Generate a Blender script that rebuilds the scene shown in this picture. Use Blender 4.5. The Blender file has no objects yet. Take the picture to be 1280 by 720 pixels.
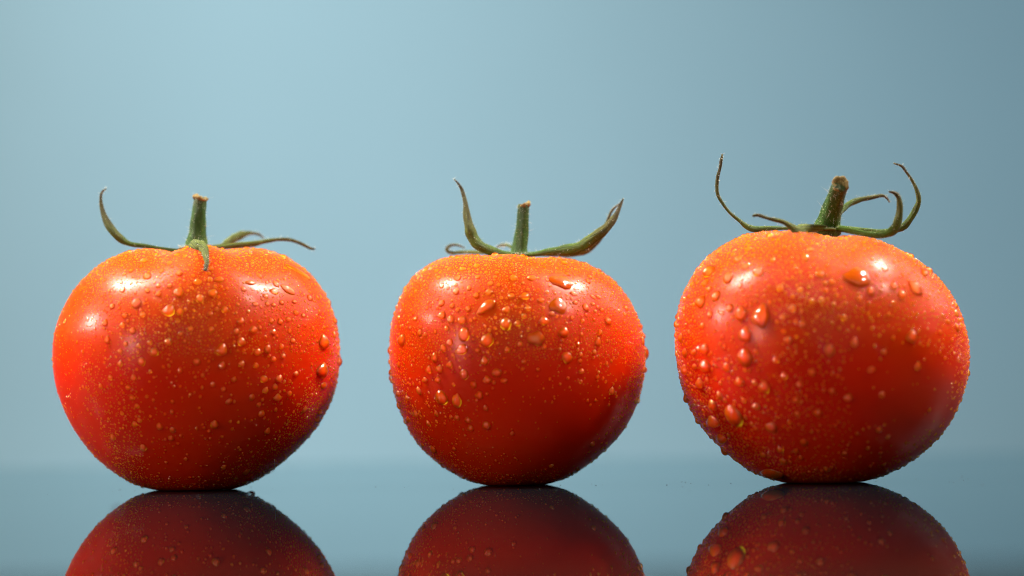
import bpy, bmesh, math, random
import numpy as np
from mathutils import Vector, Matrix
from mathutils.bvhtree import BVHTree

random.seed(7)
RNG = np.random.default_rng(11)
sc = bpy.context.scene
COL = sc.collection
MM = 0.001

# ------------------------------------------------------------------ camera
CAM_Y, CAM_H = -0.750, 0.025
PITCH, ROLL = 0.0360, 0.0150
LENS = 100.0
cam_loc = Vector((0.0, CAM_Y, CAM_H))
fwd = Vector((0, math.cos(PITCH), math.sin(PITCH)))
up0 = Vector((0, -math.sin(PITCH), math.cos(PITCH)))
rt0 = Vector((1, 0, 0))
cup = (up0 * math.cos(ROLL) + rt0 * math.sin(ROLL)).normalized()
crt = fwd.cross(cup).normalized()
cd = bpy.data.cameras.new('camera')
cam = bpy.data.objects.new('camera', cd)
COL.objects.link(cam)
rot = Matrix((crt, cup, -fwd)).transposed()
cam.matrix_world = Matrix.Translation(cam_loc) @ rot.to_4x4()
cd.lens = LENS
cd.sensor_width = 36.0
cd.clip_start, cd.clip_end = 0.02, 20.0
cd.dof.use_dof = True
cd.dof.focus_distance = 0.738
cd.dof.aperture_fstop = 5.0
sc.camera = cam


def ray(px, py):
    x = (px - 640.0) / 1280.0 * 36.0 / LENS
    y = -(py - 360.0) / 1280.0 * 36.0 / LENS
    return (fwd + crt * x + cup * y).normalized()


def at(px, py, Y):
    """point of the vertical plane at depth Y seen at that spot of the photograph"""
    d = ray(px, py)
    return cam_loc + d * ((Y - cam_loc.y) / d.y)


PXM = 36.0 / LENS * 0.75 / 1280.0          # metres per photo pixel at the tomatoes

# ------------------------------------------------------------------ world, lamps, exposure
w = bpy.data.worlds.new('World')
sc.world = w
w.use_nodes = True
bgn = w.node_tree.nodes['Background']
bgn.inputs[0].default_value = (0.55, 0.80, 1.0, 1)
bgn.inputs[1].default_value = 0.015


def lamp(name, loc, target, size, size_y, power, color=(1, 1, 1)):
    ld = bpy.data.lights.new(name, 'AREA')
    ld.shape = 'RECTANGLE'
    ld.size, ld.size_y = size, size_y
    ld.energy, ld.color = power, color
    o = bpy.data.objects.new(name, ld)
    COL.objects.link(o)
    o.location = loc
    o.rotation_euler = (Vector(target) - Vector(loc)).to_track_quat('-Z', 'Y').to_euler()
    return o


WARM = (1.0, 0.90, 0.78)
lamp('lamp_left_high', (-0.44, 0.07, 0.57), (0, 0, 0.04), 0.07, 0.13, 1.7, WARM).data.spread = math.radians(70)
lamp('lamp_left_low', (-0.68, 0.02, 0.29), (0, 0, 0.04), 0.08, 0.10, 0.74, WARM).data.spread = math.radians(70)
lamp('lamp_right', (0.41, 0.09, 0.63), (0, 0, 0.04), 0.08, 0.08, 1.8, WARM).data.spread = math.radians(70)
lamp('fill_right_edge', (0.72, 0.44, 0.55), (0, 0, 0.03), 0.45, 0.45, 0.6, WARM).data.spread = math.radians(70)  # added fill without a known source, lifts the dark right edges
lamp('lamp_left_front', (-0.58, -0.46, 0.14), (0, 0, 0.03), 0.07, 0.16, 0.32, WARM).data.spread = math.radians(70)
lamp('lamp_right_front', (0.50, -0.20, 0.60), (0, 0, 0.04), 0.05, 0.06, 0.50, WARM).data.spread = math.radians(70)
lamp('fill_front_soft', (0.2, -2.0, 0.7), (0, 0, 0.04), 3.4, 2.4, 7.5, (1.0, 0.68, 0.38)).data.spread = math.radians(70)  # added warm fill, reddens the fronts and lower halves
lamp('lamp_backdrop_high', (-0.22, 0.36, 0.60), (-0.10, 0.84, 0.06), 0.20, 0.20, 1.80, (1.0, 0.96, 0.93)).data.spread = math.radians(95)
lamp('lamp_backdrop_low', (-0.20, 0.36, -0.52), (-0.10, 0.84, 0.00), 0.20, 0.20, 0.98, (1.0, 0.96, 0.93)).data.spread = math.radians(95)
lamp('fill_backdrop_cool', (0.45, 0.30, 0.55), (0.28, 0.84, 0.08), 0.20, 0.20, 0.44, (0.25, 0.68, 1.0)).data.spread = math.radians(95)  # added blue fill, cools the right side of the backdrop

vs = sc.view_settings
vs.view_transform = 'Standard'
vs.look = 'None'
vs.exposure = -0.12
vs.gamma = 1.0
vs.use_curve_mapping = False
cy = sc.cycles
cy.use_denoising = True
cy.denoising_prefilter = 'NONE'
cy.max_bounces = 10
cy.transmission_bounces = 8
cy.transparent_max_bounces = 8
cy.caustics_refractive = False
cy.caustics_reflective = False
cy.blur_glossy = 0.6
cy.sample_clamp_indirect = 3.0
cy.sample_clamp_direct = 0.0
cy.use_adaptive_sampling = False
cy.filter_width = 1.05


# ------------------------------------------------------------------ materials
def mat(name):
    m = bpy.data.materials.new(name)
    m.use_nodes = True
    nt = m.node_tree
    return m, nt, nt.nodes['Principled BSDF']


def N(nt, kind, **kw):
    n = nt.nodes.new(kind)
    for k, v in kw.items():
        if k in n.inputs:
            n.inputs[k].default_value = v
        else:
            setattr(n, k, v)
    return n


def ramp(nt, stops):
    r = nt.nodes.new('ShaderNodeValToRGB')
    el = r.color_ramp.elements
    while len(el) < len(stops):
        el.new(0.5)
    for e, (p, c) in zip(el, stops):
        e.position = p
        e.color = (*c, 1) if len(c) == 3 else c
    return r


def skin_material(seed):
    m, nt, b = mat('tomato_skin')
    L = nt.links.new
    tc = N(nt, 'ShaderNodeTexCoord')
    sep = N(nt, 'ShaderNodeSeparateXYZ')
    L(tc.outputs['Object'], sep.inputs[0])
    n1 = N(nt, 'ShaderNodeTexNoise', Scale=38.0, Detail=3.0, noise_dimensions='4D', W=seed)
    L(tc.outputs['Object'], n1.inputs['Vector'])
    # ripeness plus painted light: brightly lit shoulders coloured more orange, base deeper red
    mr = N(nt, 'ShaderNodeMapRange')
    mr.inputs['From Min'].default_value = 0.030
    mr.inputs['From Max'].default_value = 0.068
    L(sep.outputs['Z'], mr.inputs['Value'])
    mad = N(nt, 'ShaderNodeMath', operation='MULTIPLY_ADD')
    L(n1.outputs['Fac'], mad.inputs[0])
    mad.inputs[1].default_value = 0.5
    L(mr.outputs[0], mad.inputs[2])
    sub = N(nt, 'ShaderNodeMath', operation='SUBTRACT')
    L(mad.outputs[0], sub.inputs[0])
    sub.inputs[1].default_value = 0.22
    cr = ramp(nt, [(0.0, (0.54, 0.014, 0.0003)), (0.45, (0.49, 0.042, 0.0003)), (1.0, (0.46, 0.080, 0.0005))])
    L(sub.outputs[0], cr.inputs[0])
    # faint pale flecks in the skin
    v = N(nt, 'ShaderNodeTexVoronoi', Scale=900.0)
    L(tc.outputs['Object'], v.inputs['Vector'])
    fr = ramp(nt, [(0.05, (1, 1, 1)), (0.22, (0, 0, 0))])
    L(v.outputs['Distance'], fr.inputs[0])
    fm = N(nt, 'ShaderNodeMath', operation='MULTIPLY')
    L(fr.outputs[0], fm.inputs[0])
    fm.inputs[1].default_value = 0.10
    mx = N(nt, 'ShaderNodeMix', data_type='RGBA')
    L(fm.outputs[0], mx.inputs['Factor'])
    L(cr.outputs[0], mx.inputs['A'])
    mx.inputs['B'].default_value = (0.50, 0.10, 0.01, 1)
    L(mx.outputs['Result'], b.inputs['Base Color'])
    b.inputs['Subsurface Weight'].default_value = 0.6
    b.inputs['Subsurface Radius'].default_value = (1.0, 0.08, 0.03)
    b.inputs['Subsurface Scale'].default_value = 0.010
    n2 = N(nt, 'ShaderNodeTexNoise', Scale=120.0, Detail=4.0)
    L(tc.outputs['Object'], n2.inputs['Vector'])
    rr = N(nt, 'ShaderNodeMapRange')
    rr.inputs['From Min'].default_value = 0.3
    rr.inputs['From Max'].default_value = 0.7
    rr.inputs['To Min'].default_value = 0.30
    rr.inputs['To Max'].default_value = 0.42
    L(n2.outputs['Fac'], rr.inputs['Value'])
    L(rr.outputs[0], b.inputs['Roughness'])
    b.inputs['IOR'].default_value = 1.34
    b.inputs['Specular IOR Level'].default_value = 0.12
    b.inputs['Coat IOR'].default_value = 1.33
    b.inputs['Coat Weight'].default_value = 0.19
    b.inputs['Coat Roughness'].default_value = 0.21
    n3 = N(nt, 'ShaderNodeTexNoise', Scale=2200.0, Detail=2.0)
    L(tc.outputs['Object'], n3.inputs['Vector'])
    n4 = N(nt, 'ShaderNodeTexNoise', Scale=75.0, Detail=3.0)
    L(tc.outputs['Object'], n4.inputs['Vector'])
    bu = N(nt, 'ShaderNodeBump', Strength=0.10, Distance=0.0002)
    L(n3.outputs['Fac'], bu.inputs['Height'])
    bu2 = N(nt, 'ShaderNodeBump', Strength=0.25, Distance=0.0012)
    L(n4.outputs['Fac'], bu2.inputs['Height'])
    L(bu.outputs[0], bu2.inputs['Normal'])
    L(bu2.outputs[0], b.inputs['Normal'])
    return m


def green_material(name, stops, seed, rough=0.6, vary=0.35, fleck=(0.30, 0.34, 0.16)):
    m, nt, b = mat(name)
    L = nt.links.new
    at_ = N(nt, 'ShaderNodeAttribute', attribute_name='along')
    tc = N(nt, 'ShaderNodeTexCoord')
    n1 = N(nt, 'ShaderNodeTexNoise', Scale=420.0, Detail=4.0, noise_dimensions='4D', W=seed)
    L(tc.outputs['Object'], n1.inputs['Vector'])
    md = N(nt, 'ShaderNodeMath', operation='MULTIPLY_ADD')
    L(n1.outputs['Fac'], md.inputs[0])
    md.inputs[1].default_value = vary
    L(at_.outputs['Fac'], md.inputs[2])
    sb = N(nt, 'ShaderNodeMath', operation='SUBTRACT')
    L(md.outputs[0], sb.inputs[0])
    sb.inputs[1].default_value = vary * 0.5
    cr = ramp(nt, stops)
    L(sb.outputs[0], cr.inputs[0])
    ac = N(nt, 'ShaderNodeAttribute', attribute_name='across')
    cx_ = N(nt, 'ShaderNodeCombineXYZ')
    m3 = N(nt, 'ShaderNodeMath', operation='MULTIPLY')
    L(at_.outputs['Fac'], m3.inputs[0])
    m3.inputs[1].default_value = 4.0
    m4 = N(nt, 'ShaderNodeMath', operation='MULTIPLY')
    L(ac.outputs['Fac'], m4.inputs[0])
    m4.inputs[1].default_value = 3.2
    L(m3.outputs[0], cx_.inputs[0])
    L(m4.outputs[0], cx_.inputs[1])
    cx_.inputs[2].default_value = seed
    n5 = N(nt, 'ShaderNodeTexNoise', Scale=2.2, Detail=4.0)
    L(cx_.outputs[0], n5.inputs['Vector'])
    n2 = N(nt, 'ShaderNodeTexNoise', Scale=1500.0, Detail=2.0)
    L(tc.outputs['Object'], n2.inputs['Vector'])
    fr = ramp(nt, [(0.55, (0, 0, 0)), (0.72, (1, 1, 1))])
    L(n2.outputs['Fac'], fr.inputs[0])
    fm = N(nt, 'ShaderNodeMath', operation='MULTIPLY')
    L(fr.outputs[0], fm.inputs[0])
    fm.inputs[1].default_value = 0.16
    mx = N(nt, 'ShaderNodeMix', data_type='RGBA')
    L(fm.outputs[0], mx.inputs['Factor'])
    L(cr.outputs[0], mx.inputs['A'])
    mx.inputs['B'].default_value = (*fleck, 1)
    sr = ramp(nt, [(0.33, (0.45, 0.43, 0.40)), (0.50, (1, 1, 1)), (0.68, (1.6, 1.55, 1.4))])
    L(n5.outputs['Fac'], sr.inputs[0])
    mu = N(nt, 'ShaderNodeMix', data_type='RGBA', blend_type='MULTIPLY')
    mu.inputs['Factor'].default_value = 1.0
    L(mx.outputs['Result'], mu.inputs['A'])
    L(sr.outputs[0], mu.inputs['B'])
    L(mu.outputs['Result'], b.inputs['Base Color'])
    b.inputs['Roughness'].default_value = rough
    b.inputs['Subsurface Weight'].default_value = 0.15
    b.inputs['Subsurface Radius'].default_value = (0.6, 1.0, 0.2)
    b.inputs['Subsurface Scale'].default_value = 0.0008
    b.inputs['Sheen Weight'].default_value = 0.02
    b.inputs['Specular IOR Level'].default_value = 0.25
    bu = N(nt, 'ShaderNodeBump', Strength=0.5, Distance=0.0003)
    L(n2.outputs['Fac'], bu.inputs['Height'])
    bv_ = N(nt, 'ShaderNodeBump', Strength=0.7, Distance=0.0006)
    L(n5.outputs['Fac'], bv_.inputs['Height'])
    L(bu.outputs[0], bv_.inputs['Normal'])
    L(bv_.outputs[0], b.inputs['Normal'])
    return m


def plain_material(name, color, rough, noise=0.0, scale=300.0):
    m, nt, b = mat(name)
    b.inputs['Roughness'].default_value = rough
    b.inputs['Base Color'].default_value = (*color, 1)
    if noise:
        tc = N(nt, 'ShaderNodeTexCoord')
        n = N(nt, 'ShaderNodeTexNoise', Scale=scale, Detail=4.0)
        nt.links.new(tc.outputs['Object'], n.inputs['Vector'])
        cr = ramp(nt, [(0.3, tuple(c * (1 - noise) for c in color)), (0.7, tuple(min(1, c * (1 + noise)) for c in color))])
        nt.links.new(n.outputs['Fac'], cr.inputs[0])
        nt.links.new(cr.outputs[0], b.inputs['Base Color'])
    return m


def water_material(name, ior, glow_tint, caustic_tint):
    m = bpy.data.materials.new(name)
    m.use_nodes = True
    nt = m.node_tree
    L = nt.links.new
    nt.nodes.remove(nt.nodes['Principled BSDF'])
    out = nt.nodes['Material Output']
    tr = N(nt, 'ShaderNodeBsdfTransparent')
    tr.inputs['Color'].default_value = (0.90, 0.885, 0.87, 1)
    tl = N(nt, 'ShaderNodeBsdfTranslucent')        # gold colour imitates light focused through the dome to its far side
    tl.inputs['Color'].default_value = (*caustic_tint, 1)
    gl = N(nt, 'ShaderNodeBsdfAnisotropic')
    gl.inputs['Roughness'].default_value = 0.10
    di = N(nt, 'ShaderNodeBsdfDiffuse')
    di.inputs['Color'].default_value = (*glow_tint, 1)  # faint gold body colour, part of the same imitated glow
    m0 = N(nt, 'ShaderNodeAddShader')
    L(tl.outputs[0], m0.inputs[0])
    L(di.outputs[0], m0.inputs[1])
    m1 = N(nt, 'ShaderNodeAddShader')
    L(tr.outputs[0], m1.inputs[0])
    L(m0.outputs[0], m1.inputs[1])
    fr = N(nt, 'ShaderNodeFresnel', IOR=ior)
    m2 = N(nt, 'ShaderNodeMixShader')
    L(fr.outputs[0], m2.inputs[0])
    L(m1.outputs[0], m2.inputs[1])
    L(gl.outputs[0], m2.inputs[2])
    L(m2.outputs[0], out.inputs['Surface'])
    return m


def table_material():
    m = bpy.data.materials.new('gloss_acrylic')
    m.use_nodes = True
    nt = m.node_tree
    L = nt.links.new
    nt.nodes.remove(nt.nodes['Principled BSDF'])
    out = nt.nodes['Material Output']
    gl = N(nt, 'ShaderNodeBsdfAnisotropic', distribution='BECKMANN')
    gl.inputs['Color'].default_value = (0.90, 0.98, 1.0, 1)
    df = N(nt, 'ShaderNodeBsdfDiffuse')
    df.inputs['Color'].default_value = (0.006, 0.011, 0.015, 1)
    tc = N(nt, 'ShaderNodeTexCoord')
    n = N(nt, 'ShaderNodeTexNoise', Scale=60.0, Detail=3.0)
    L(tc.outputs['Object'], n.inputs['Vector'])
    mr = N(nt, 'ShaderNodeMapRange')
    mr.inputs['To Min'].default_value = 0.008
    mr.inputs['To Max'].default_value = 0.022
    L(n.outputs['Fac'], mr.inputs['Value'])
    L(mr.outputs[0], gl.inputs['Roughness'])
    fr = N(nt, 'ShaderNodeFresnel', IOR=1.5)
    ad = N(nt, 'ShaderNodeMixShader')
    L(fr.outputs[0], ad.inputs[0])
    L(df.outputs[0], ad.inputs[1])
    L(gl.outputs[0], ad.inputs[2])
    L(ad.outputs[0], out.inputs['Surface'])
    return m


def backdrop_material():
    m, nt, b = mat('backdrop_paper')
    L = nt.links.new
    tc = N(nt, 'ShaderNodeTexCoord')
    n = N(nt, 'ShaderNodeTexNoise', Scale=6.0, Detail=3.0)
    L(tc.outputs['Object'], n.inputs['Vector'])
    cr = ramp(nt, [(0.3, (0.242, 0.405, 0.490)), (0.7, (0.254, 0.423, 0.512))])
    L(n.outputs['Fac'], cr.inputs[0])
    L(cr.outputs[0], b.inputs['Base Color'])
    b.inputs['Roughness'].default_value = 0.85
    b.inputs['Specular IOR Level'].default_value = 0.1
    return m


WATER = water_material('water', 1.58, (0.034, 0.028, 0.0006), (0.62, 0.46, 0.007))
MIST = water_material('mist_water', 1.45, (0.018, 0.014, 0.0005), (0.56, 0.35, 0.006))
CLEAR, _nt, _b = mat('clear_water')
_b.inputs['Roughness'].default_value = 0.02
_b.inputs['IOR'].default_value = 1.333
_b.inputs['Transmission Weight'].default_value = 1.0
HAIR = plain_material('pale_hair', (0.72, 0.74, 0.62), 0.5)
CUT = green_material('cut_stem', [(0.0, (0.16, 0.10, 0.03)), (0.6, (0.26, 0.19, 0.07)), (1.0, (0.07, 0.06, 0.015))], 3.0, 0.8, 0.8, (0.55, 0.48, 0.28))


# ------------------------------------------------------------------ mesh helpers
def new_mesh(name, verts, faces, material, smooth=True):
    me = bpy.data.meshes.new(name)
    me.from_pydata([tuple(v) for v in verts], [], faces)
    me.update()
    if smooth:
        me.polygons.foreach_set('use_smooth', [True] * len(me.polygons))
    me.materials.append(material)
    return me


def link(name, me, parent=None, loc=None):
    o = bpy.data.objects.new(name, me)
    COL.objects.link(o)
    if parent is not None:
        o.parent = parent
    if loc is not None:
        o.location = loc
    return o


def set_along(me, vals, name='along'):
    a = me.attributes.new(name, 'FLOAT', 'POINT')
    a.data.foreach_set('value', vals)


def catmull(pts, n):
    P = np.array(pts, float)
    P = np.vstack([2 * P[0] - P[1], P, 2 * P[-1] - P[-2]])
    k = len(P) - 3
    out = []
    for i in range(n):
        t = i / (n - 1) * k
        s = min(int(t), k - 1)
        u = t - s
        p0, p1, p2, p3 = P[s:s + 4]
        out.append(0.5 * ((2 * p1) + (-p0 + p2) * u + (2 * p0 - 5 * p1 + 4 * p2 - p3) * u * u + (-p0 + 3 * p1 - 3 * p2 + p3) * u ** 3))
    return np.array(out)


def tube(rings_c, rings_r, frames, seg, wob=None, cap=True):
    verts, faces = [], []
    n = len(rings_c)
    for i in range(n):
        a, b = frames[i]
        for j in range(seg):
            an = 2 * math.pi * j / seg
            r = rings_r[i] * (1 if wob is None else wob(i, an))
            verts.append(rings_c[i] + a * (r * math.cos(an)) + b * (r * math.sin(an)))
    for i in range(n - 1):
        for j in range(seg):
            k = (j + 1) % seg
            faces.append((i * seg + j, i * seg + k, (i + 1) * seg + k, (i + 1) * seg + j))
    if cap:
        faces.append(tuple(range(seg))[::-1])
        faces.append(tuple((n - 1) * seg + j for j in range(seg)))
    return verts, faces


def path_frames(C, ref=Vector((0, 1, 0))):
    fr = []
    n = len(C)
    for i in range(n):
        t = (C[min(i + 1, n - 1)] - C[max(i - 1, 0)]).normalized()
        a = t.cross(ref).normalized()
        fr.append((a, a.cross(t).normalized() * -1))
    return fr


def hairs_mesh(name, roots, normals, lens, rad):
    verts, faces = [], []
    for p, nrm, l in zip(roots, normals, lens):
        d = (nrm + Vector(RNG.normal(0, 0.45, 3))).normalized()
        a = d.orthogonal().normalized()
        b = d.cross(a)
        bend = Vector(RNG.normal(0, 0.18, 3)) * l
        k = len(verts)
        for q, (f, r) in enumerate(((0, rad), (0.55, rad * 0.75))):
            c = p + d * (l * f) + bend * (f * f)
            for j in range(3):
                an = j * 2.0944
                verts.append(c + a * (r * math.cos(an)) + b * (r * math.sin(an)))
        verts.append(p + d * l + bend)
        for j in range(3):
            jn = (j + 1) % 3
            faces.append((k + j, k + jn, k + 3 + jn, k + 3 + j))
            faces.append((k + 3 + j, k + 3 + jn, k + 6))
    return new_mesh(name, verts, faces, HAIR)


# ------------------------------------------------------------------ setting
def box(name, lo, hi, material, bevel=0.0):
    bm = bmesh.new()
    bmesh.ops.create_cube(bm, size=1.0)
    for v in bm.verts:
        v.co = Vector([lo[i] + (v.co[i] + 0.5) * (hi[i] - lo[i]) for i in range(3)])
    if bevel:
        bmesh.ops.bevel(bm, geom=bm.edges[:], offset=bevel, segments=3, affect='EDGES')
    me = bpy.data.meshes.new(name)
    bm.to_mesh(me)
    bm.free()
    me.materials.append(material)
    return link(name, me)


tabletop = box('tabletop', (-0.60, -0.392, -0.012), (0.60, 0.270, 0.0), table_material(), 0.0012)
tabletop['kind'] = 'structure'

bv, bf = [], []
NX, NZ = 24, 24
for i in range(NZ + 1):
    for j in range(NX + 1):
        x = -1.6 + 3.2 * j / NX
        z = -0.7 + 2.2 * i / NZ
        bv.append((x, 0.86 - 0.05 * (x / 1.6) ** 2, z))
for i in range(NZ):
    for j in range(NX):
        a = i * (NX + 1) + j
        bf.append((a, a + 1, a + NX + 2, a + NX + 1))
nf = len(bv)
bv += [(x, y + 0.003, z) for x, y, z in bv]
bf += [tuple(q + nf for q in reversed(f)) for f in bf]
backdrop = link('backdrop', new_mesh('backdrop', bv, bf, backdrop_material()))
backdrop['kind'] = 'structure'


# ------------------------------------------------------------------ tomato bodies
SIL = {
 'a': [(68,439),(69,420),(74,402),(81,386),(91,367),(109,346),(131,329),(153,319),(175,314),(210,312),(255,311),(300,311),(331,313),(358,322),(384,339),(406,367),(417,395),(423,423),(424,445),(423,460),(418,489),(409,511),(394,536),(372,561),(347,582),(319,601),(290,612),(255,616),(206,614),(184,610),(159,600),(134,583),(112,561),(94,536),(80,507),(70,474)],
 'b': [(488,428),(490,403),(500,376),(509,356),(524,339),(543,328),(561,322),(588,319),(620,319),(650,320),(698,322),(727,328),(745,336),(766,350),(782,369),(794,390),(802,412),(805,430),(805,466),(799,496),(790,520),(775,544),(754,565),(730,584),(704,599),(680,606),(648,609),(614,608),(597,604),(579,598),(558,586),(537,570),(519,550),(503,519),(493,490),(489,463)],
 'c': [(846,402),(850,380),(860,355),(874,334),(889,318),(911,303),(936,293),(961,288),(986,287),(1030,288),(1061,292),(1096,301),(1121,312),(1146,326),(1164,341),(1183,363),(1196,385),(1203,405),(1207,420),(1209,442),(1207,473),(1200,498),(1189,523),(1171,548),(1146,570),(1121,586),(1096,597),(1071,603),(1030,606),(990,605),(961,598),(939,589),(917,573),(896,554),(874,529),(858,498),(849,464),(845,436)],
}


def silhouette(name, Y):
    P = np.array([(p.x, p.z) for p in (at(x, y, Y) for x, y in SIL[name])])
    cx = 0.5 * (P[:, 0].min() + P[:, 0].max())
    top = P[:, 1].max()
    cz = top * 0.5
    d = P - (cx, cz)
    ang = np.arctan2(d[:, 1], d[:, 0])
    r = np.hypot(d[:, 0], d[:, 1])
    o = np.argsort(ang)
    ang, r = ang[o], r[o]
    A = np.concatenate([ang - 2 * np.pi, ang, ang + 2 * np.pi])
    R = np.tile(r, 3)
    g = np.linspace(-np.pi, np.pi, 721)[:-1]
    rg = np.interp(g, A, R)
    k = np.exp(-0.5 * (np.arange(-16, 17) / 6.0) ** 2)
    k /= k.sum()
    rg = np.convolve(np.tile(rg, 3), k, 'same')[720:1440]
    return cx, cz, lambda a: np.interp(a, g, rg, period=2 * np.pi)


def tomato_body(name, Y, lobes, phase, depth, dimple_shift, seed):
    cx, cz, rf = silhouette(name, Y)
    NA, NE = 176, 104
    th = np.concatenate([np.linspace(-np.pi / 2, np.pi / 2, NE)])
    ph = np.arange(NA) * 2 * np.pi / NA
    TH, PH = np.meshgrid(th, ph, indexing='ij')
    rR = rf(TH)
    rL = rf(np.pi - TH)
    wgt = 0.5 * (1 + np.cos(PH))
    r = rL * (1 - wgt) + rR * wgt
    s2 = np.sin(PH) ** 2
    r = r * (1 - (1 - depth) * s2 * np.cos(TH) ** 2)
    up_w = np.exp(-((TH - 0.95) / 0.5) ** 2)
    r = r * (1 + lobes * np.cos(5 * PH + phase) * up_w * (0.1 + 0.9 * s2))
    r = r * (1 + 0.007 * np.sin(2 * PH + seed) * np.sin(3 * TH + seed * 2) * s2 + 0.005 * np.sin(7 * PH + 3 * TH + seed) * s2 * np.cos(TH))
    X = r * np.cos(TH) * np.cos(PH)
    Yv = r * np.cos(TH) * np.sin(PH)
    Z = cz + r * np.sin(TH)
    dsq = ((X) ** 2 + (Yv - dimple_shift) ** 2)
    Z = Z - np.where(TH > 0, 0.0034 * np.exp(-dsq / 0.0085 ** 2), 0)
    Z = np.where(TH < 0, np.maximum(Z, 0.00008), Z)
    verts = np.stack([X, Yv, Z], -1).reshape(-1, 3)
    faces = []
    for i in range(NE - 1):
        for j in range(NA):
            k = (j + 1) % NA
            faces.append((i * NA + j, i * NA + k, (i + 1) * NA + k, (i + 1) * NA + j))
    # the pole rings collapse: weld them
    bm = bmesh.new()
    me = bpy.data.meshes.new('body')
    me.from_pydata(verts.tolist(), [], faces)
    bm.from_mesh(me)
    bmesh.ops.remove_doubles(bm, verts=bm.verts[:], dist=1e-6)
    bmesh.ops.dissolve_degenerate(bm, edges=bm.edges[:], dist=1e-7)
    bmesh.ops.recalc_face_normals(bm, faces=bm.faces[:])
    bmesh.ops.triangulate(bm, faces=bm.faces[:])
    bm.to_mesh(me)
    me.polygons.foreach_set('use_smooth', [True] * len(me.polygons))
    bvh = BVHTree.FromBMesh(bm)
    bm.free()
    me.materials.append(skin_material(seed))
    return me, bvh, cx


# ------------------------------------------------------------------ water drops
def drop_variant(i, seg=18, rings=7):
    rg = np.random.default_rng(100 + i)
    beta = math.radians([70, 76, 64, 72, 60, 68, 78, 66][i % 8])       # contact angle of the cap
    sag = [0.10, 0.25, 0.18, 0.32, 0.05, 0.22, 0.14, 0.28][i % 8]
    c = rg.normal(0, 0.05, 4)
    p = rg.uniform(0, 6.28, 4)
    H = (1 - math.cos(beta)) / math.sin(beta)
    prof = [(0.97, -0.30), (1.0, 0.0)]
    for k in range(1, rings):
        a = beta * (1 - k / rings) ** 1.1
        prof.append((math.sin(a) / math.sin(beta), (math.cos(a) - math.cos(beta)) / math.sin(beta)))
    verts, faces = [], []
    for rho, z in prof:
        for j in range(seg):
            an = 2 * math.pi * j / seg
            rr = 1 + sum(c[q] * math.cos((q + 2) * an + p[q]) for q in range(4)) * rho
            x, y = rho * rr * math.cos(an), rho * rr * math.sin(an)
            zc = max(z, 0)
            y -= sag * zc * 0.8
            if y > 0:
                x *= 1 - 0.28 * sag * 2 * y
                z2 = z * (1 - 0.5 * sag * y) if z > 0 else z
            else:
                z2 = z * (1 - 0.35 * sag * y) if z > 0 else z
            verts.append((x, y, z2))
    n = len(prof)
    verts.append((0, -sag * H * 0.8, H))
    for i_ in range(n - 1):
        for j in range(seg):
            k = (j + 1) % seg
            faces.append((i_ * seg + j, i_ * seg + k, (i_ + 1) * seg + k, (i_ + 1) * seg + j))
    for j in range(seg):
        faces.append(((n - 1) * seg + j, (n - 1) * seg + (j + 1) % seg, n * seg))
    faces.append(tuple(range(seg))[::-1])
    return new_mesh('water_drop', verts, faces, WATER)


DROPS = [drop_variant(i) for i in range(8)]
SMALL = [drop_variant(i, 10, 4) for i in range(8)]


def drop_frame(n):
    n = Vector(n).normalized()
    u = Vector((0, 0, 1)) - n * n.z
    if u.length < 0.08:
        u = Vector((0, 1, 0)) - n * n.y
    u.normalize()
    return u.cross(n), u, n          # right, up along the skin, normal


def put_drop(parent, me, p, n, rw, rh, rz, rot_deg):
    a, u, n = drop_frame(n)
    c, s = math.cos(math.radians(rot_deg)), math.sin(math.radians(rot_deg))
    a2, u2 = a * c + u * s, u * c - a * s
    M = Matrix((a2 * rw, u2 * rh, n * rz)).transposed().to_4x4()
    M.translation = p
    o = link('water_drop', me, parent)
    o.matrix_basis = M
    return o


# fine droplet template
def fine_template():
    seg = 7
    V = [(0, -0.08, 0.70)]
    for rho, z, dy in ((0.62, 0.50, -0.05), (1.0, 0.0, 0), (0.98, -0.35, 0)):
        for j in range(seg):
            an = 2 * math.pi * j / seg
            V.append((rho * math.cos(an), rho * math.sin(an) + dy, z))
    F = [(0, 1 + j, 1 + (j + 1) % seg) for j in range(seg)]
    for r in range(2):
        b0, b1 = 1 + r * seg, 1 + (r + 1) * seg
        for j in range(seg):
            k = (j + 1) % seg
            F.append((b0 + j, b1 + j, b1 + k))
            F.append((b0 + j, b1 + k, b0 + k))
    return np.array(V), np.array(F)


FV, FF = fine_template()


def fine_drops(P, Nn, R, stretch):
    k = len(P)
    Z = np.array([0, 0, 1.0])
    U = Z - Nn * Nn[:, 2:3]
    U[np.linalg.norm(U, axis=1) < 0.05] = (0, 1, 0)
    U /= np.linalg.norm(U, axis=1, keepdims=True)
    A = np.cross(U, Nn)
    V = (FV[None, :, 0:1] * A[:, None] + FV[None, :, 1:2] * U[:, None] * stretch[:, None, None] + FV[None, :, 2:3] * Nn[:, None])
    V = P[:, None] + V * R[:, None, None]
    F = FF[None] + (np.arange(k) * len(FV))[:, None, None]
    V = V.reshape(-1, 3)
    F = F.reshape(-1, 3)
    me = bpy.data.meshes.new('fine_droplets')
    me.vertices.add(len(V))
    me.vertices.foreach_set('co', V.ravel())
    me.loops.add(F.size)
    me.loops.foreach_set('vertex_index', F.ravel().astype(np.int32))
    me.polygons.add(len(F))
    me.polygons.foreach_set('loop_start', np.arange(0, F.size, 3, dtype=np.int32))
    me.polygons.foreach_set('use_smooth', np.ones(len(F), bool))
    me.update(calc_edges=True)
    me.validate()
    me.materials.append(MIST)
    return me


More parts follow.
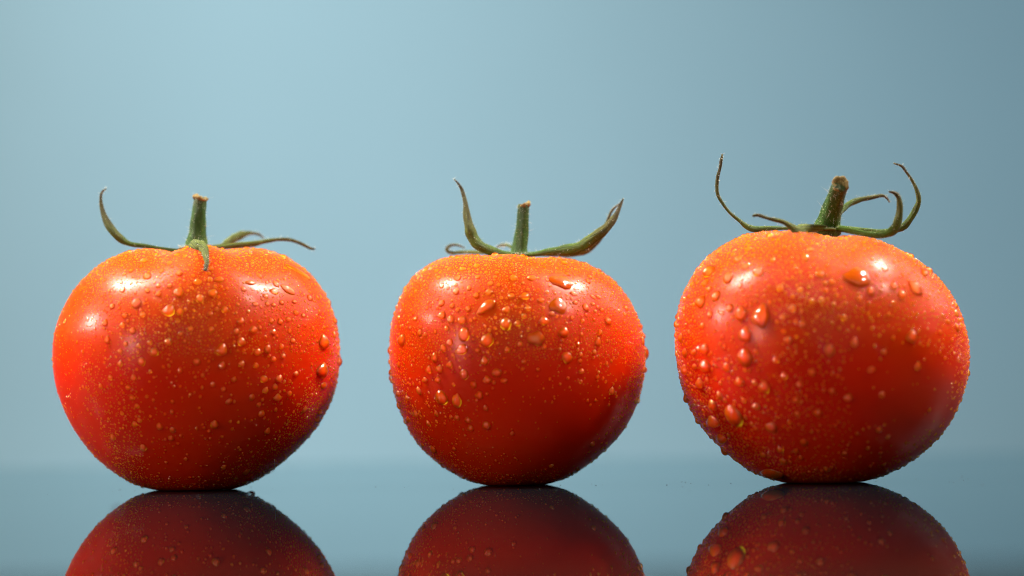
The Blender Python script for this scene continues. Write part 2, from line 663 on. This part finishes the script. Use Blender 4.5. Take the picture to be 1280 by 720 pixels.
class Grid:
    def __init__(self, cell):
        self.c, self.d = cell, {}

    def key(self, p):
        return int(math.floor(p[0] / self.c)), int(math.floor(p[1] / self.c)), int(math.floor(p[2] / self.c))

    def free(self, p, r):
        k = self.key(p)
        for x in (-1, 0, 1):
            for y in (-1, 0, 1):
                for z in (-1, 0, 1):
                    for q, rq in self.d.get((k[0] + x, k[1] + y, k[2] + z), ()):
                        if (p[0] - q[0]) ** 2 + (p[1] - q[1]) ** 2 + (p[2] - q[2]) ** 2 < (r + rq) ** 2:
                            return False
        return True

    def add(self, p, r):
        self.d.setdefault(self.key(p), []).append((p, r))


def sample_surface(me, n):
    nv = len(me.vertices)
    co = np.empty(nv * 3)
    me.vertices.foreach_get('co', co)
    co = co.reshape(-1, 3)
    no = np.empty(nv * 3, np.float32)
    me.vertex_normals.foreach_get('vector', no)
    no = no.reshape(-1, 3).astype(float)
    tri = np.empty(len(me.polygons) * 3, np.int32)
    me.polygons.foreach_get('vertices', tri)
    tri = tri.reshape(-1, 3)
    a, b, c = co[tri[:, 0]], co[tri[:, 1]], co[tri[:, 2]]
    ar = np.linalg.norm(np.cross(b - a, c - a), axis=1)
    idx = RNG.choice(len(tri), n, p=ar / ar.sum())
    u, v = RNG.random(n), RNG.random(n)
    f = u + v > 1
    u[f], v[f] = 1 - u[f], 1 - v[f]
    t = tri[idx]
    w0 = (1 - u - v)[:, None]
    P = w0 * co[t[:, 0]] + u[:, None] * co[t[:, 1]] + v[:, None] * co[t[:, 2]]
    Nn = w0 * no[t[:, 0]] + u[:, None] * no[t[:, 1]] + v[:, None] * no[t[:, 2]]
    Nn /= np.linalg.norm(Nn, axis=1, keepdims=True)
    return P, Nn


def wet_tomato(root, body_me, bvh, listed, fine_mask, med_mask, n_fine, n_med, seed):
    org = root.location
    occupied = []
    count = 0
    grid_big = Grid(0.008)
    for k, item in enumerate(listed):
        x, y, wpx, hpx = item[:4]
        rot_ = item[4] if len(item) > 4 else 0
        flat = item[5] if len(item) > 5 else 1.0
        d = ray(x, y)
        o = cam_loc - org
        hit, nrm, _, _ = bvh.ray_cast(o, d)
        if hit is None:
            q = o + d * ((-o.y) / d.y)
            hit, nrm, _, _ = bvh.find_nearest(q)
        a, u, n = drop_frame(nrm)
        fx = max(0.50, math.hypot(a.x, a.z))
        fz = max(0.50, math.hypot(u.x, u.z))
        rw = 0.5 * wpx * PXM / fx
        rh = 0.5 * hpx * PXM / fz
        me = DROPS[(k * 5 + seed) % 8] if max(wpx, hpx) > 8 else SMALL[(k * 3 + seed) % 8]
        put_drop(root, me, hit, nrm, rw, rh, min(rw, rh) * flat, rot_)
        grid_big.add(tuple(hit), 0.92 * max(rw, rh))
        count += 1
    # medium drops, each its own piece
    P, Nn = sample_surface(body_me, n_med * 14)
    placed = 0
    for p, n in zip(P, Nn):
        if placed >= n_med:
            break
        r = 0.00042 + 0.0007 * RNG.random() ** 2.6
        if n[1] > 0.25 or p[2] < 0.002 or RNG.random() > med_mask(p, n):
            continue
        if not grid_big.free(p, r * 1.1):
            continue
        grid_big.add(tuple(p), r)
        st = RNG.uniform(0.95, 1.3)
        put_drop(root, SMALL[RNG.integers(8)], Vector(p), Vector(n), r, r * st, r * RNG.uniform(0.8, 1.1), RNG.uniform(-18, 18))
        placed += 1
    # fine droplets
    P, Nn = sample_surface(body_me, n_fine * 8)
    fg = Grid(0.0016)
    kp, kn, kr = [], [], []
    for p, n in zip(P, Nn):
        if len(kp) >= n_fine:
            break
        if p[2] < 0.0009 or n[1] > 0.45:
            continue
        dens, sz = fine_mask(p, n)
        if RNG.random() > dens:
            continue
        r = sz * (0.00014 + 0.00040 * RNG.random() ** 2.8)
        if not fg.free(p, r * 1.08) or not grid_big.free(p, r * 1.0):
            continue
        fg.add(tuple(p), r)
        kp.append(p), kn.append(n), kr.append(r)
    me = fine_drops(np.array(kp), np.array(kn), np.array(kr), RNG.uniform(0.95, 1.25, len(kp)))
    o = link('fine_droplets', me, root)
    o['kind'] = 'stuff'
    print('drops', count, placed, 'fine', len(kp))


# ------------------------------------------------------------------ calyx
SEPAL_STOPS = [(0.0, (0.0413, 0.1079, 0.0032)), (0.35, (0.0463, 0.0888, 0.0026)), (0.66, (0.0584, 0.0571, 0.0032)), (0.88, (0.0389, 0.0254, 0.0039)), (1.0, (0.0633, 0.0507, 0.0108))]
PALE_STOPS = [(0.0, (0.0832, 0.1176, 0.0176)), (0.5, (0.0734, 0.0952, 0.0126)), (0.8, (0.0685, 0.0616, 0.0126)), (1.0, (0.0392, 0.0308, 0.0076))]
SEPAL_M = green_material('sepal', SEPAL_STOPS, 1.0)
SEPAL_P = green_material('sepal_pale', PALE_STOPS, 2.0, 0.7)
STEM_M = green_material('stem', [(0.0, (0.0462, 0.1102, 0.0120)), (0.3, (0.0210, 0.0734, 0.0024)), (0.7, (0.0168, 0.0612, 0.0018)), (1.0, (0.0252, 0.0490, 0.0060))], 5.0, 0.5, 0.6)


def sepal(root, Y, pts, twist=25.0, curl=0.25, material=None, hairs=110, thick=0.00028, on_skin=None):
    """pts: photo x, photo y, depth offset in mm, width in photo pixels"""
    org = root.location
    rows = []
    for x, y, dy, wd in pts:
        p = at(x, y, Y + dy * MM) - org
        if on_skin is not None:
            hit, nrm, _, _ = on_skin.ray_cast(cam_loc - org, ray(x, y))
            if hit is not None:
                p = hit + nrm * 0.0008
        rows.append((p.x, p.y, p.z, wd * PXM))
    S = catmull(rows, 34)
    C = [Vector(s[:3]) for s in S]
    n = len(C)
    view = Vector((0, 1, 0))
    half = 6
    verts, faces, along, across = [], [], [], []
    M = 2 * half
    roots, norms = [], []
    for i in range(n):
        t = (C[min(i + 1, n - 1)] - C[max(i - 1, 0)]).normalized()
        wv = t.cross(view)
        if wv.length < 0.15:
            wv = t.cross(Vector((0.3, 0.6, 0.7)))
        wv.normalize()
        tw = math.radians(twist + 14 * math.sin(i * 0.33 + twist))
        wv = (Matrix.Rotation(tw, 3, t) @ wv).normalized()
        nn = wv.cross(t).normalized()
        wd = max(S[i][3], 0.00018) / max(0.45, math.cos(tw)) * (1 + 0.06 * math.sin(i * 1.3 + twist))
        f = i / (n - 1)
        for j in range(M):
            an = 2 * math.pi * j / M
            s = math.cos(an)
            h = math.sin(an)
            th = min(thick, wd * 0.35)
            edge = 0.05 * wd * math.sin(i * 0.9 + (1 if s > 0 else 4)) * s * s
            verts.append(C[i] + wv * (s * wd * 0.5) + nn * (h * th + curl * wd * (s * s - 0.5) + edge))
            along.append(f)
            across.append(s)
        for _ in range(max(1, hairs // n)):
            an = RNG.uniform(0, 6.28)
            s = math.cos(an)
            roots.append(C[i] + wv * (s * wd * 0.5) + nn * (math.sin(an) * thick + curl * wd * (s * s - 0.5)))
            norms.append((wv * s + nn * math.sin(an)).normalized())
    for i in range(n - 1):
        for j in range(M):
            k = (j + 1) % M
            faces.append((i * M + j, i * M + k, (i + 1) * M + k, (i + 1) * M + j))
    faces.append(tuple(range(M))[::-1])
    faces.append(tuple((n - 1) * M + j for j in range(M)))
    me = new_mesh('sepal', verts, faces, material or SEPAL_M)
    bm = bmesh.new()
    bm.from_mesh(me)
    bmesh.ops.recalc_face_normals(bm, faces=bm.faces[:])
    bm.to_mesh(me)
    bm.free()
    set_along(me, along)
    set_along(me, across, 'across')
    o = link('sepal', me, root)
    if hairs:
        hm = hairs_mesh('hairs', roots, norms, [RNG.uniform(0.25, 0.9) * MM for _ in roots], 0.00003)
        h_ = link('hairs', hm, o)
        h_['kind'] = 'stuff'
    return o


def stem(root, Y, pts, tip, seed, hairs=160, flare=1.0):
    """pts: photo x, y, depth offset mm, width px from base to top; tip: (dir tilt vector, style)"""
    org = root.location
    rows = []
    for x, y, dy, wd in pts:
        p = at(x, y, Y + dy * MM) - org
        rows.append((p.x, p.y, p.z, 0.5 * wd * PXM))
    S = catmull(rows, 22)
    C = [Vector(s[:3]) for s in S]
    R = [s[3] for s in S]
    fr = path_frames(C)
    rg = np.random.default_rng(seed)
    pz = rg.uniform(0, 6.28, 6)

    def wob(i, an):
        return 1 + 0.06 * math.cos(5 * an + pz[0] + i * 0.05) + 0.035 * math.sin(3 * an + pz[1] + i * 0.4) + 0.03 * math.sin(9 * an + i * 0.9 + pz[2])
    V, F = tube(C, R, fr, 24, wob)
    me = new_mesh('stem', V, F, STEM_M)
    set_along(me, [i / (len(C) - 1) for i in range(len(C)) for _ in range(24)])
    set_along(me, [2.2 * math.cos(2 * math.pi * j / 24) for i in range(len(C)) for j in range(24)], 'across')
    so = link('stem', me, root)
    # cut end
    t = (C[-1] - C[-3]).normalized()
    nrm = (t + Vector(tip)).normalized()
    a = nrm.orthogonal().normalized()
    b = nrm.cross(a)
    r0 = R[-1]
    prof = [(0.98, -0.55), (1.02 * flare, -0.18), (1.10 * flare, 0.05), (1.02 * flare, 0.22), (0.82 * flare, 0.22), (0.62, 0.10), (0.35, 0.04), (0.12, 0.06)]
    CV, CF, AL = [], [], []
    seg = 24
    for q, (rr, h) in enumerate(prof):
        for j in range(seg):
            an = 2 * math.pi * j / seg
            ww = 1 + 0.07 * math.sin(4 * an + pz[3]) + 0.05 * math.sin(7 * an + pz[4])
            hh = h + (0.12 * math.sin(3 * an + pz[5]) + 0.07 * math.sin(8 * an + pz[1])) * (0.4 if q in (0, 6, 7) else 1.0)
            CV.append(C[-1] + a * (r0 * rr * ww * math.cos(an)) + b * (r0 * rr * ww * math.sin(an)) + nrm * (r0 * hh))
            AL.append(q / (len(prof) - 1))
    for q in range(len(prof) - 1):
        for j in range(seg):
            k = (j + 1) % seg
            CF.append((q * seg + j, q * seg + k, (q + 1) * seg + k, (q + 1) * seg + j))
    CF.append(tuple((len(prof) - 1) * seg + j for j in range(seg)))
    CF.append(tuple(range(seg))[::-1])
    cm = new_mesh('cut_end', CV, CF, CUT)
    set_along(cm, AL)
    link('cut_end', cm, so)
    roots, norms, lens = [], [], []
    for _ in range(hairs):
        i = int(rg.integers(0, len(C)))
        an = rg.uniform(0, 6.28)
        d = fr[i][0] * math.cos(an) + fr[i][1] * math.sin(an)
        roots.append(C[i] + d * R[i])
        norms.append(d)
        lens.append(rg.uniform(0.25, 0.8) * MM if rg.random() < 0.9 else rg.uniform(1.0, 2.2) * MM)
    h_ = link('hairs', hairs_mesh('hairs', roots, norms, lens, 0.00003), so)
    h_['kind'] = 'stuff'
    # the knuckle where the sepals join
    base = C[0]
    CV, CF, AL = [], [], []
    seg = 30
    prof = [(0.0, 1.0), (0.55, 0.95), (0.9, 0.55), (1.15, 0.28), (1.32, 0.0), (1.2, -0.5), (0.0, -0.5)]
    for rr, h in prof:
        for j in range(seg):
            an = 2 * math.pi * j / seg
            ww = 1 + 0.22 * math.cos(5 * an + pz[0]) * min(1, rr)
            CV.append(base + Vector((math.cos(an) * rr * ww * R[0] * 1.05, math.sin(an) * rr * ww * R[0] * 1.05, h * 0.0007 - 0.0001)))
            AL.append(min(0.5, rr * 0.2))
    for q in range(len(prof) - 1):
        for j in range(seg):
            k = (j + 1) % seg
            CF.append((q * seg + j, q * seg + k, (q + 1) * seg + k, (q + 1) * seg + j))
    cm = new_mesh('calyx', CV, CF, SEPAL_P)
    set_along(cm, AL)
    co = link('calyx', cm, root)
    roots, norms, lens = [], [], []
    for _ in range(90):
        an = rg.uniform(0, 6.28)
        d = Vector((math.cos(an), math.sin(an), 0.8)).normalized()
        roots.append(base + Vector((math.cos(an), math.sin(an), 0)) * (R[0] * rg.uniform(0.9, 1.5)) + Vector((0, 0, 0.0002)))
        norms.append(d)
        lens.append(rg.uniform(0.3, 1.1) * MM)
    h_ = link('hairs', hairs_mesh('hairs', roots, norms, lens, 0.00003), co)
    h_['kind'] = 'stuff'
    return so


def tomato_root(X, Y, label):
    o = bpy.data.objects.new('tomato', None)
    o.empty_display_size = 0.01
    COL.objects.link(o)
    o.location = (X, Y, 0.0)
    o['label'] = label
    o['category'] = 'tomato'
    o['group'] = 'three wet tomatoes in a row'
    return o


# ---- photo lists: x, y, width, height (pixels), turn, relative height
DROPS_A = [
 (180,326,10,5,20),(184,345,11,8),(164,338,6,6),(153,362,8,8),(224,341,9,8),(212,329,7,7),(223,365,13,13),(170,379,14,13),(211,388,16,15),(140,383,8,8),
 (131,403,7,9),(198,367,8,8),(202,339,6,6),(184,363,7,7),(156,394,8,8),(178,393,8,8),(153,406,8,8),(198,357,7,7),(212,357,7,7),(250,373,11,11),(247,352,10,8),
 (274,349,12,7),(266,366,12,10),(360,362,15,12,-30),(343,364,9,8,-20),(332,362,5,5),(332,370,7,7),(352,378,6,7),(342,381,6,6),(334,380,6,6),(368,377,6,6),
 (319,380,8,6),(374,340,20,9,-40,0.9),(281,387,9,9),(301,401,9,9),(317,412,9,9),(350,402,6,9),(339,401,6,8),(360,399,6,7),(370,391,6,7),(379,394,5,6),(342,415,7,8),
 (313,353,13,7,0,0.6),(418,401,8,10),(405,427,12,19),(403,463,13,20),(425,451,9,13),(405,482,9,9),(277,437,14,16),(302,427,10,11),(322,440,8,9),(302,455,8,8),
 (320,457,7,7),(342,449,7,7),(354,445,6,7),(352,433,6,7),(366,426,6,7),(330,474,9,9),(349,473,8,9),(332,488,7,8),(347,497,9,9),(362,492,6,7),(370,467,6,7),(327,517,8,8),
 (397,524,8,9),(157,430,7,7),(150,439,7,7),(177,452,10,10),(167,472,8,8),(138,472,7,7),(160,484,7,7),(165,497,7,7),(173,432,7,7),(193,440,11,11),(210,427,10,10),
 (306,603,7,6),(225,463,6,8),(215,515,5,6),(187,428,7,7),(286,502,9,6,40),(400,515,7,8),(264,412,8,8),(238,411,8,8),(263,392,7,7),(222,401,7,7)]
DROPS_B = [
 (608,383,25,13,35,0.9),(570,364,8,9),(552,379,8,9),(552,394,10,10),(563,399,8,11),(577,400,10,11),(585,386,8,8),(565,382,7,7),(572,387,6,6),(558,410,7,7),(502,425,9,16),
 (519,398,7,7),(580,418,14,18,-10),(609,425,16,18),(632,405,15,15),(611,365,10,8),(595,369,8,8),(613,354,8,7),(586,360,6,7),(552,357,6,7),(548,347,6,6),(572,347,8,8),
 (562,336,7,6),(578,336,9,6),(633,387,10,9),(596,332,9,6),(597,346,7,5),(577,437,16,13,15),(554,435,8,10),(562,428,8,10),(543,447,8,12),(606,451,10,11),(562,456,8,9),
 (549,461,9,10),(580,468,11,13),(536,462,7,10),(552,497,14,19,15),(571,501,11,18),(621,466,13,10),(609,475,11,10),(547,475,8,8),(531,475,7,7),(592,481,8,9),(599,494,10,10),
 (585,525,8,8),(571,522,7,7),(608,532,11,10),(597,438,7,7),(698,382,22,20,0,0.45),(702,352,30,17,-12,0.45),(639,370,9,7),(656,370,13,9),(642,347,10,7),(665,347,12,7),
 (676,375,10,6),(717,367,9,6,-20),(719,378,7,6),(732,384,8,11),(741,371,8,5,-40),(748,371,7,5,-20),(741,380,6,5),(752,387,6,6),(744,389,5,5),(680,401,13,11),(705,415,13,12),
 (670,423,22,17,0,0.5),(709,447,13,14),(715,397,6,6),(728,401,6,6),(750,415,6,8),(727,418,5,6),(743,440,6,7),(723,430,5,6),(760,401,8,10),(809,441,12,19),(807,419,7,9),
 (808,462,6,9),(727,464,7,7),(725,451,6,6),(747,471,5,6),(803,407,6,9),(484,437,6,10),(486,452,6,8),(489,465,6,9),(498,492,7,9),(510,524,8,9),(528,556,7,7),(579,597,7,5),
 (552,584,6,6),(634,437,8,8),(655,452,7,6),(647,404,9,8),(655,395,8,7),(650,430,7,8),(630,476,9,6),(660,385,9,7),(690,392,8,7)]
DROPS_C = [
 (887,339,10,19,-38),(910,347,10,17,22),(923,324,8,12,-32),(881,354,8,10),(886,361,7,8),(895,370,9,14,-15),(876,377,10,16,-15),(948,339,12,13),(932,333,8,10),(912,385,9,10),
 (926,392,13,18,5),(951,395,20,28),(931,418,15,18,12),(931,447,17,22,15),(880,436,9,13),(881,457,11,15),(874,479,9,13,12),(908,459,8,11),(924,477,11,11),(955,484,13,15),
 (851,422,7,12),(856,441,7,12),(856,462,8,14),(878,407,6,8),(857,498,8,12),(868,458,6,7),(867,440,7,7),(945,508,10,8),(890,507,10,14,25),(917,520,18,28,10),(891,527,14,16),
 (902,548,12,14,15),(903,566,11,13),(872,526,7,9),(881,531,7,7),(965,592,24,19,0,0.8),(964,534,14,12),(944,592,7,6),(1072,346,32,24,-10,0.4),(1106,335,9,9),(1155,341,10,10,30),
 (1144,360,13,19,25),(1127,368,10,11),(1140,421,14,15),(1025,342,12,9),(1007,322,8,10),(1040,352,8,8),(1117,378,6,6),(1074,373,7,7),(1055,397,8,8),(1111,393,5,6),(1185,402,6,7),
 (1015,465,9,9),(1037,438,12,16),(1068,428,9,13),(1089,462,10,8,30),(1060,497,10,10),(1022,516,10,9),(980,470,9,9),(995,500,8,8),(985,425,10,9),(1003,405,9,9),(990,385,9,9),
 (975,360,9,9),(1000,362,8,8),(1027,375,8,8),(970,450,8,8),(1040,489,8,8),(1105,440,8,7),(1005,553,9,9),(975,562,8,8),(1110,546,6,6),(1085,560,5,5)]


# ------------------------------------------------------------------ tomato 1 (left)
YA, YB, YC = 0.006, 0.005, -0.012
me, bvh, cx = tomato_body('a', YA, 0.032, 0.6, 0.98, 0.0, 1.7)
ta = tomato_root(cx, YA, 'left tomato, its left flank smooth and shiny, one sepal drooping over its front')
link('body', me, ta)
HW = 0.0375


def noise3(p, f, s):
    return math.sin(p[0] * f + s) * math.sin(p[1] * f * 1.13 + 2 * s) + math.sin(p[2] * f * 0.9 + 3 * s + p[0] * f * 0.5) * 0.7


def fine_a(p, n):
    u, v = p[0] / HW, (p[2] - 0.032) / 0.032
    d = (0.75 + 0.25 * noise3(p, 330, 1.0)) * min(1.0, max(0.08, 0.72 + 0.55 * noise3(p, 115, 5.0)))
    if u < -0.72 - 0.25 * min(0, v):
        d *= 0.12
    if n[1] < -0.55 and v < 0.1 and u > -0.3:
        d *= 0.15
    sz = 1.0 + 0.35 * max(0, v)
    if u < -0.72:
        sz *= 0.7
    return d, sz


def med_a(p, n):
    u, v = p[0] / HW, (p[2] - 0.032) / 0.032
    d = 0.55 + 0.4 * v
    if u < -0.6:
        d *= 0.15
    return d


wet_tomato(ta, me, bvh, DROPS_A, fine_a, med_a, 9000, 215, 1)
me_bvh = bvh
sepal(ta, YA, [(246,310,0,6),(227,313,-1,5),(203,311,-2,5),(182,307.5,-2,5.5),(163,305,-2,6.5),(152,299,-2,9),(142,289,-2,10.5),(133,275,-1,8),(127.5,260,0,5),(126,245,0,3.6),(129,238.5,0,2.6),(133,236,0,1.5)], 20, 0.22)
sepal(ta, YA, [(244,307,-2,16),(247,310,-6,17),(252,312,-10,14),(256,317,-14,9),(257.5,324,-17,6.5),(258.5,331,-19.5,5.5),(257,337,-21.3,5),(256.5,341,-22.2,3)], -20, 0.35, SEPAL_P, 90, 0.0003, me_bvh)
sepal(ta, YA, [(255,309,3,4),(277,307,8,5),(288,301,12,9),(302,294,15,10),(313,291.5,17,4.5),(323,293,18,2.6),(330,298,19,1.6)], 30, 0.25, SEPAL_P)
sepal(ta, YA, [(255,310,0,5),(280,309,3,6),(302,306.5,5,7),(317,305,6,7.5),(330,302,7,5.5),(347,299.5,8,4.6),(363,300,8,4.2),(377,305,8,3.8),(388,310.5,8,3.2),(394,311,8,2)], 25, 0.2, SEPAL_P)
stem(ta, YA, [(246,310,0,30),(246,300,0,25),(247,288,0,21),(248,273,0,19),(249.5,258,0,16.5),(250.5,247,0,15)], (0.25, -0.15, 0), 3, 200, 1.18)

# ------------------------------------------------------------------ tomato 2 (middle)
me, bvh, cx = tomato_body('b', YB, 0.012, 2.0, 1.0, 0.0, 4.1)
tb = tomato_root(cx, YB, 'middle tomato, smallest of the three, with two tall upswept sepals and slanted stem cut')
link('body', me, tb)


def fine_b(p, n):
    v = (p[2] - 0.031) / 0.031
    d = (0.85 + 0.3 * noise3(p, 300, 2.0)) * min(1.0, max(0.10, 0.75 + 0.5 * noise3(p, 120, 7.0)))
    if n[1] < -0.5 and v < 0.05:
        d *= 0.13
    if p[0] < -0.010 and p[0] > -0.024 and -0.25 < v < 0.35:
        d *= 0.5
    if p[0] > 0.010 and v < -0.3:
        d *= 0.3
    return d * (0.6 if v < -0.4 else 1.0), 1.0 + 0.35 * max(0, v)


def med_b(p, n):
    v = (p[2] - 0.031) / 0.031
    d = 0.45 + 0.45 * v
    if p[0] < -0.02:
        d += 0.25
    return d


wet_tomato(tb, me, bvh, DROPS_B, fine_b, med_b, 9000, 200, 2)
sepal(tb, YB, [(650,320,-1,5),(633,317.5,-3,8),(618,313.5,-4,11),(605,309,-5,13),(596,303,-5,14.5),(590,294,-5,14.5),(587,284,-5,13),(584,270,-4,9.5),(582,253,-3,6),(577.5,237,-2,4),(572.5,229,-2,2.6),(567.5,224,-2,1.2)], 18, 0.28)
sepal(tb, YB, [(640,316,3,4),(597,315,10,5),(578,315,13,4.5),(565,316,14,4.5),(558.5,312.5,14,4),(562,307.5,14,3.6),(570,306,14,3),(581,310,14,2)], 20, 0.2, SEPAL_P)
sepal(tb, YB, [(648,314,4,5),(636,307,9,4),(628,306,13,3.2),(621,308.5,16,2.2)], 20, 0.2)
sepal(tb, YB, [(652,319,-1,5),(672,317,-3,7),(689,313.5,-4,9),(705,311,-5,12),(723,308,-6,14),(737,300,-6,14.5),(751,290.5,-6,13),(762,280,-5,10.5),(770.5,267,-4,6.5),(776,254.5,-3,3.4),(779,248,-3,1.4)], -18, 0.30)
sepal(tb, YB, [(655,318,3,5),(690,317,6,7),(712,317,8,9),(733,313,9,9),(750,298,8,7),(759,277,6,4),(765,263,4,3.2),(774,255,1,2)], 15, 0.2, SEPAL_P)
stem(tb, YB, [(649,319,0,24),(649,312,0,20),(651,298,0,17.5),(652.5,282,0,16),(653.5,267,0,14.5),(655,256,0,14.5)], (-0.55, -0.1, 0), 8, 160, 1.04)

# ------------------------------------------------------------------ tomato 3 (right)
me, bvh, cx = tomato_body('c', YC, 0.022, 4.0, 1.0, -0.004, 7.3)
tc_ = tomato_root(cx, YC, 'right tomato, largest of the three, its cut stem leaning forward among thin curling sepals')
link('body', me, tc_)


def fine_c(p, n):
    u, v = p[0] / 0.038, (p[2] - 0.034) / 0.034
    d = (0.85 + 0.3 * noise3(p, 280, 3.0)) * min(1.0, max(0.10, 0.75 + 0.5 * noise3(p, 105, 9.0)))
    if u > 0.1 and v < -0.15 - 0.3 * u + 0.3:
        d *= 0.22
    if n[1] < -0.55 and v < 0.2:
        d *= 0.25
    return d, 1.15 + 0.35 * max(0, v) + (0.3 if u < -0.5 else 0)


def med_c(p, n):
    u, v = p[0] / 0.038, (p[2] - 0.034) / 0.034
    d = 0.5 + 0.35 * v - 0.3 * u
    return d


wet_tomato(tc_, me, bvh, DROPS_C, fine_c, med_c, 9000, 225, 3)
sepal(tc_, YC, [(1030,286,0,4),(1000,286,0,4),(978,285,0,4),(959,285,0,5.5),(943,286,0,8),(932,282,0,7),(925,276,0,4.4),(912.5,266,0,4),(902,252,0,3.8),(896.6,240,0,4),(897,223,0,4.2),(900,211,0,3.4),(901.7,200,0,3.6),(903,192.6,0,2)], 25, 0.25)
sepal(tc_, YC, [(1040,285,-6,6),(1021,284,-10,9),(1004.5,284.5,-14,11),(995.5,286,-16,10),(988,282,-17,8),(977.5,276.5,-18,5.5),(961,273,-18,4.2),(948.6,269,-18,3.4),(940.5,270,-18,1.8)], 35, 0.3, SEPAL_P, 90)
sepal(tc_, YC, [(1027,284,-5,6),(1057,287,-9,7.5),(1080,291.5,-12,7.5),(1100,294,-14,8),(1113,291,-15,10),(1120.5,284,-15,12),(1124,272,-15,10),(1125,257,-15,7.5),(1123,246,-15,6),(1118,241,-15,4.5),(1111,239.5,-15,1.8)], 15, 0.25, None, 90)
sepal(tc_, YC, [(1050,285,2,5),(1080,288,4,6),(1103,290,5,6),(1127,285,6,8.5),(1137,275,6,8.5),(1145,262,6,7.5),(1149,250,6,7),(1146,237,6,4.8),(1140,225,6,3.8),(1133,215,6,3.5),(1127,207.5,6,3.2),(1117,204,6,2)], 20, 0.25, None, 90)
sepal(tc_, YC, [(1036,284,2,5),(1044,273,5,6),(1052.5,263,8,7),(1061.7,255,10,7.5),(1075,250,11,6.5),(1088,247.5,12,5),(1101.7,244.7,12,4),(1108,247,12,3.2),(1112,253,12,2)], 20, 0.22, None, 90)
stem(tc_, YC, [(1034,287,-4,36),(1036,279,-5,29),(1039,266,-7,25),(1043,252,-9.5,22),(1047,240,-12,20),(1050.5,230,-14.5,19)], (0.0, -1.3, -0.15), 12, 240, 1.0)


# ------------------------------------------------------------------ loose water on the tabletop
def table_drop(px, py, Yw, r, label):
    d = ray(px, py)
    p = cam_loc + d * ((-cam_loc.z) / d.z)
    me_ = DROPS[4].copy()
    me_.materials[0] = CLEAR
    o = link('water_drop', me_)
    o.scale = (r, r, r * 1.1)
    o.location = (p.x, p.y, 0.0001)
    o['label'] = label
    o['category'] = 'water drop'


table_drop(314, 617.5, 0, 0.0011, 'small water drop on the gloss surface at the right foot of the left tomato')
table_drop(147, 637, 0, 0.0008, 'tiny bright water drop on the gloss surface in front of the left tomato')

# a pale hair stuck to the left tomato
pts = []
for x, y in [(342,573),(342.5,580),(341,587),(337,592.5),(331,595),(325,595.5)]:
    d = ray(x, y)
    hit, nrm, _, _ = BVHTree.FromObject(ta.children[0], bpy.context.evaluated_depsgraph_get()).ray_cast(cam_loc - ta.location, d)
    if hit is None:
        continue
    pts.append(tuple(hit + nrm * 0.0004 + ta.location))
if len(pts) > 2:
    S = [Vector(s) for s in catmull(pts, 20)]
    V, F = tube(S, [0.00005] * 20, path_frames(S), 5)
    o = link('lint_fibre', new_mesh('lint_fibre', V, F, HAIR))
    o['label'] = 'fine pale curved hair clinging to the lower right of the left tomato'
    o['category'] = 'fibre'

# dust on the gloss surface
V, F = [], []
dm = plain_material('dust', (0.10, 0.11, 0.12), 0.9)
for _ in range(90):
    x, y = RNG.uniform(-0.17, 0.17), RNG.normal(-0.01, 0.03)
    s = RNG.uniform(0.00004, 0.00014)
    k = len(V)
    for q in ((-1, -1, 0), (1, -1, 0), (0, 1, 0), (0, 0, 1.0)):
        V.append((x + q[0] * s * RNG.uniform(0.6, 2.0), y + q[1] * s, 0.00002 + q[2] * s))
    F += [(k, k + 2, k + 1), (k, k + 1, k + 3), (k + 1, k + 2, k + 3), (k + 2, k, k + 3)]
o = link('dust', new_mesh('dust', V, F, dm))
o['kind'] = 'stuff'
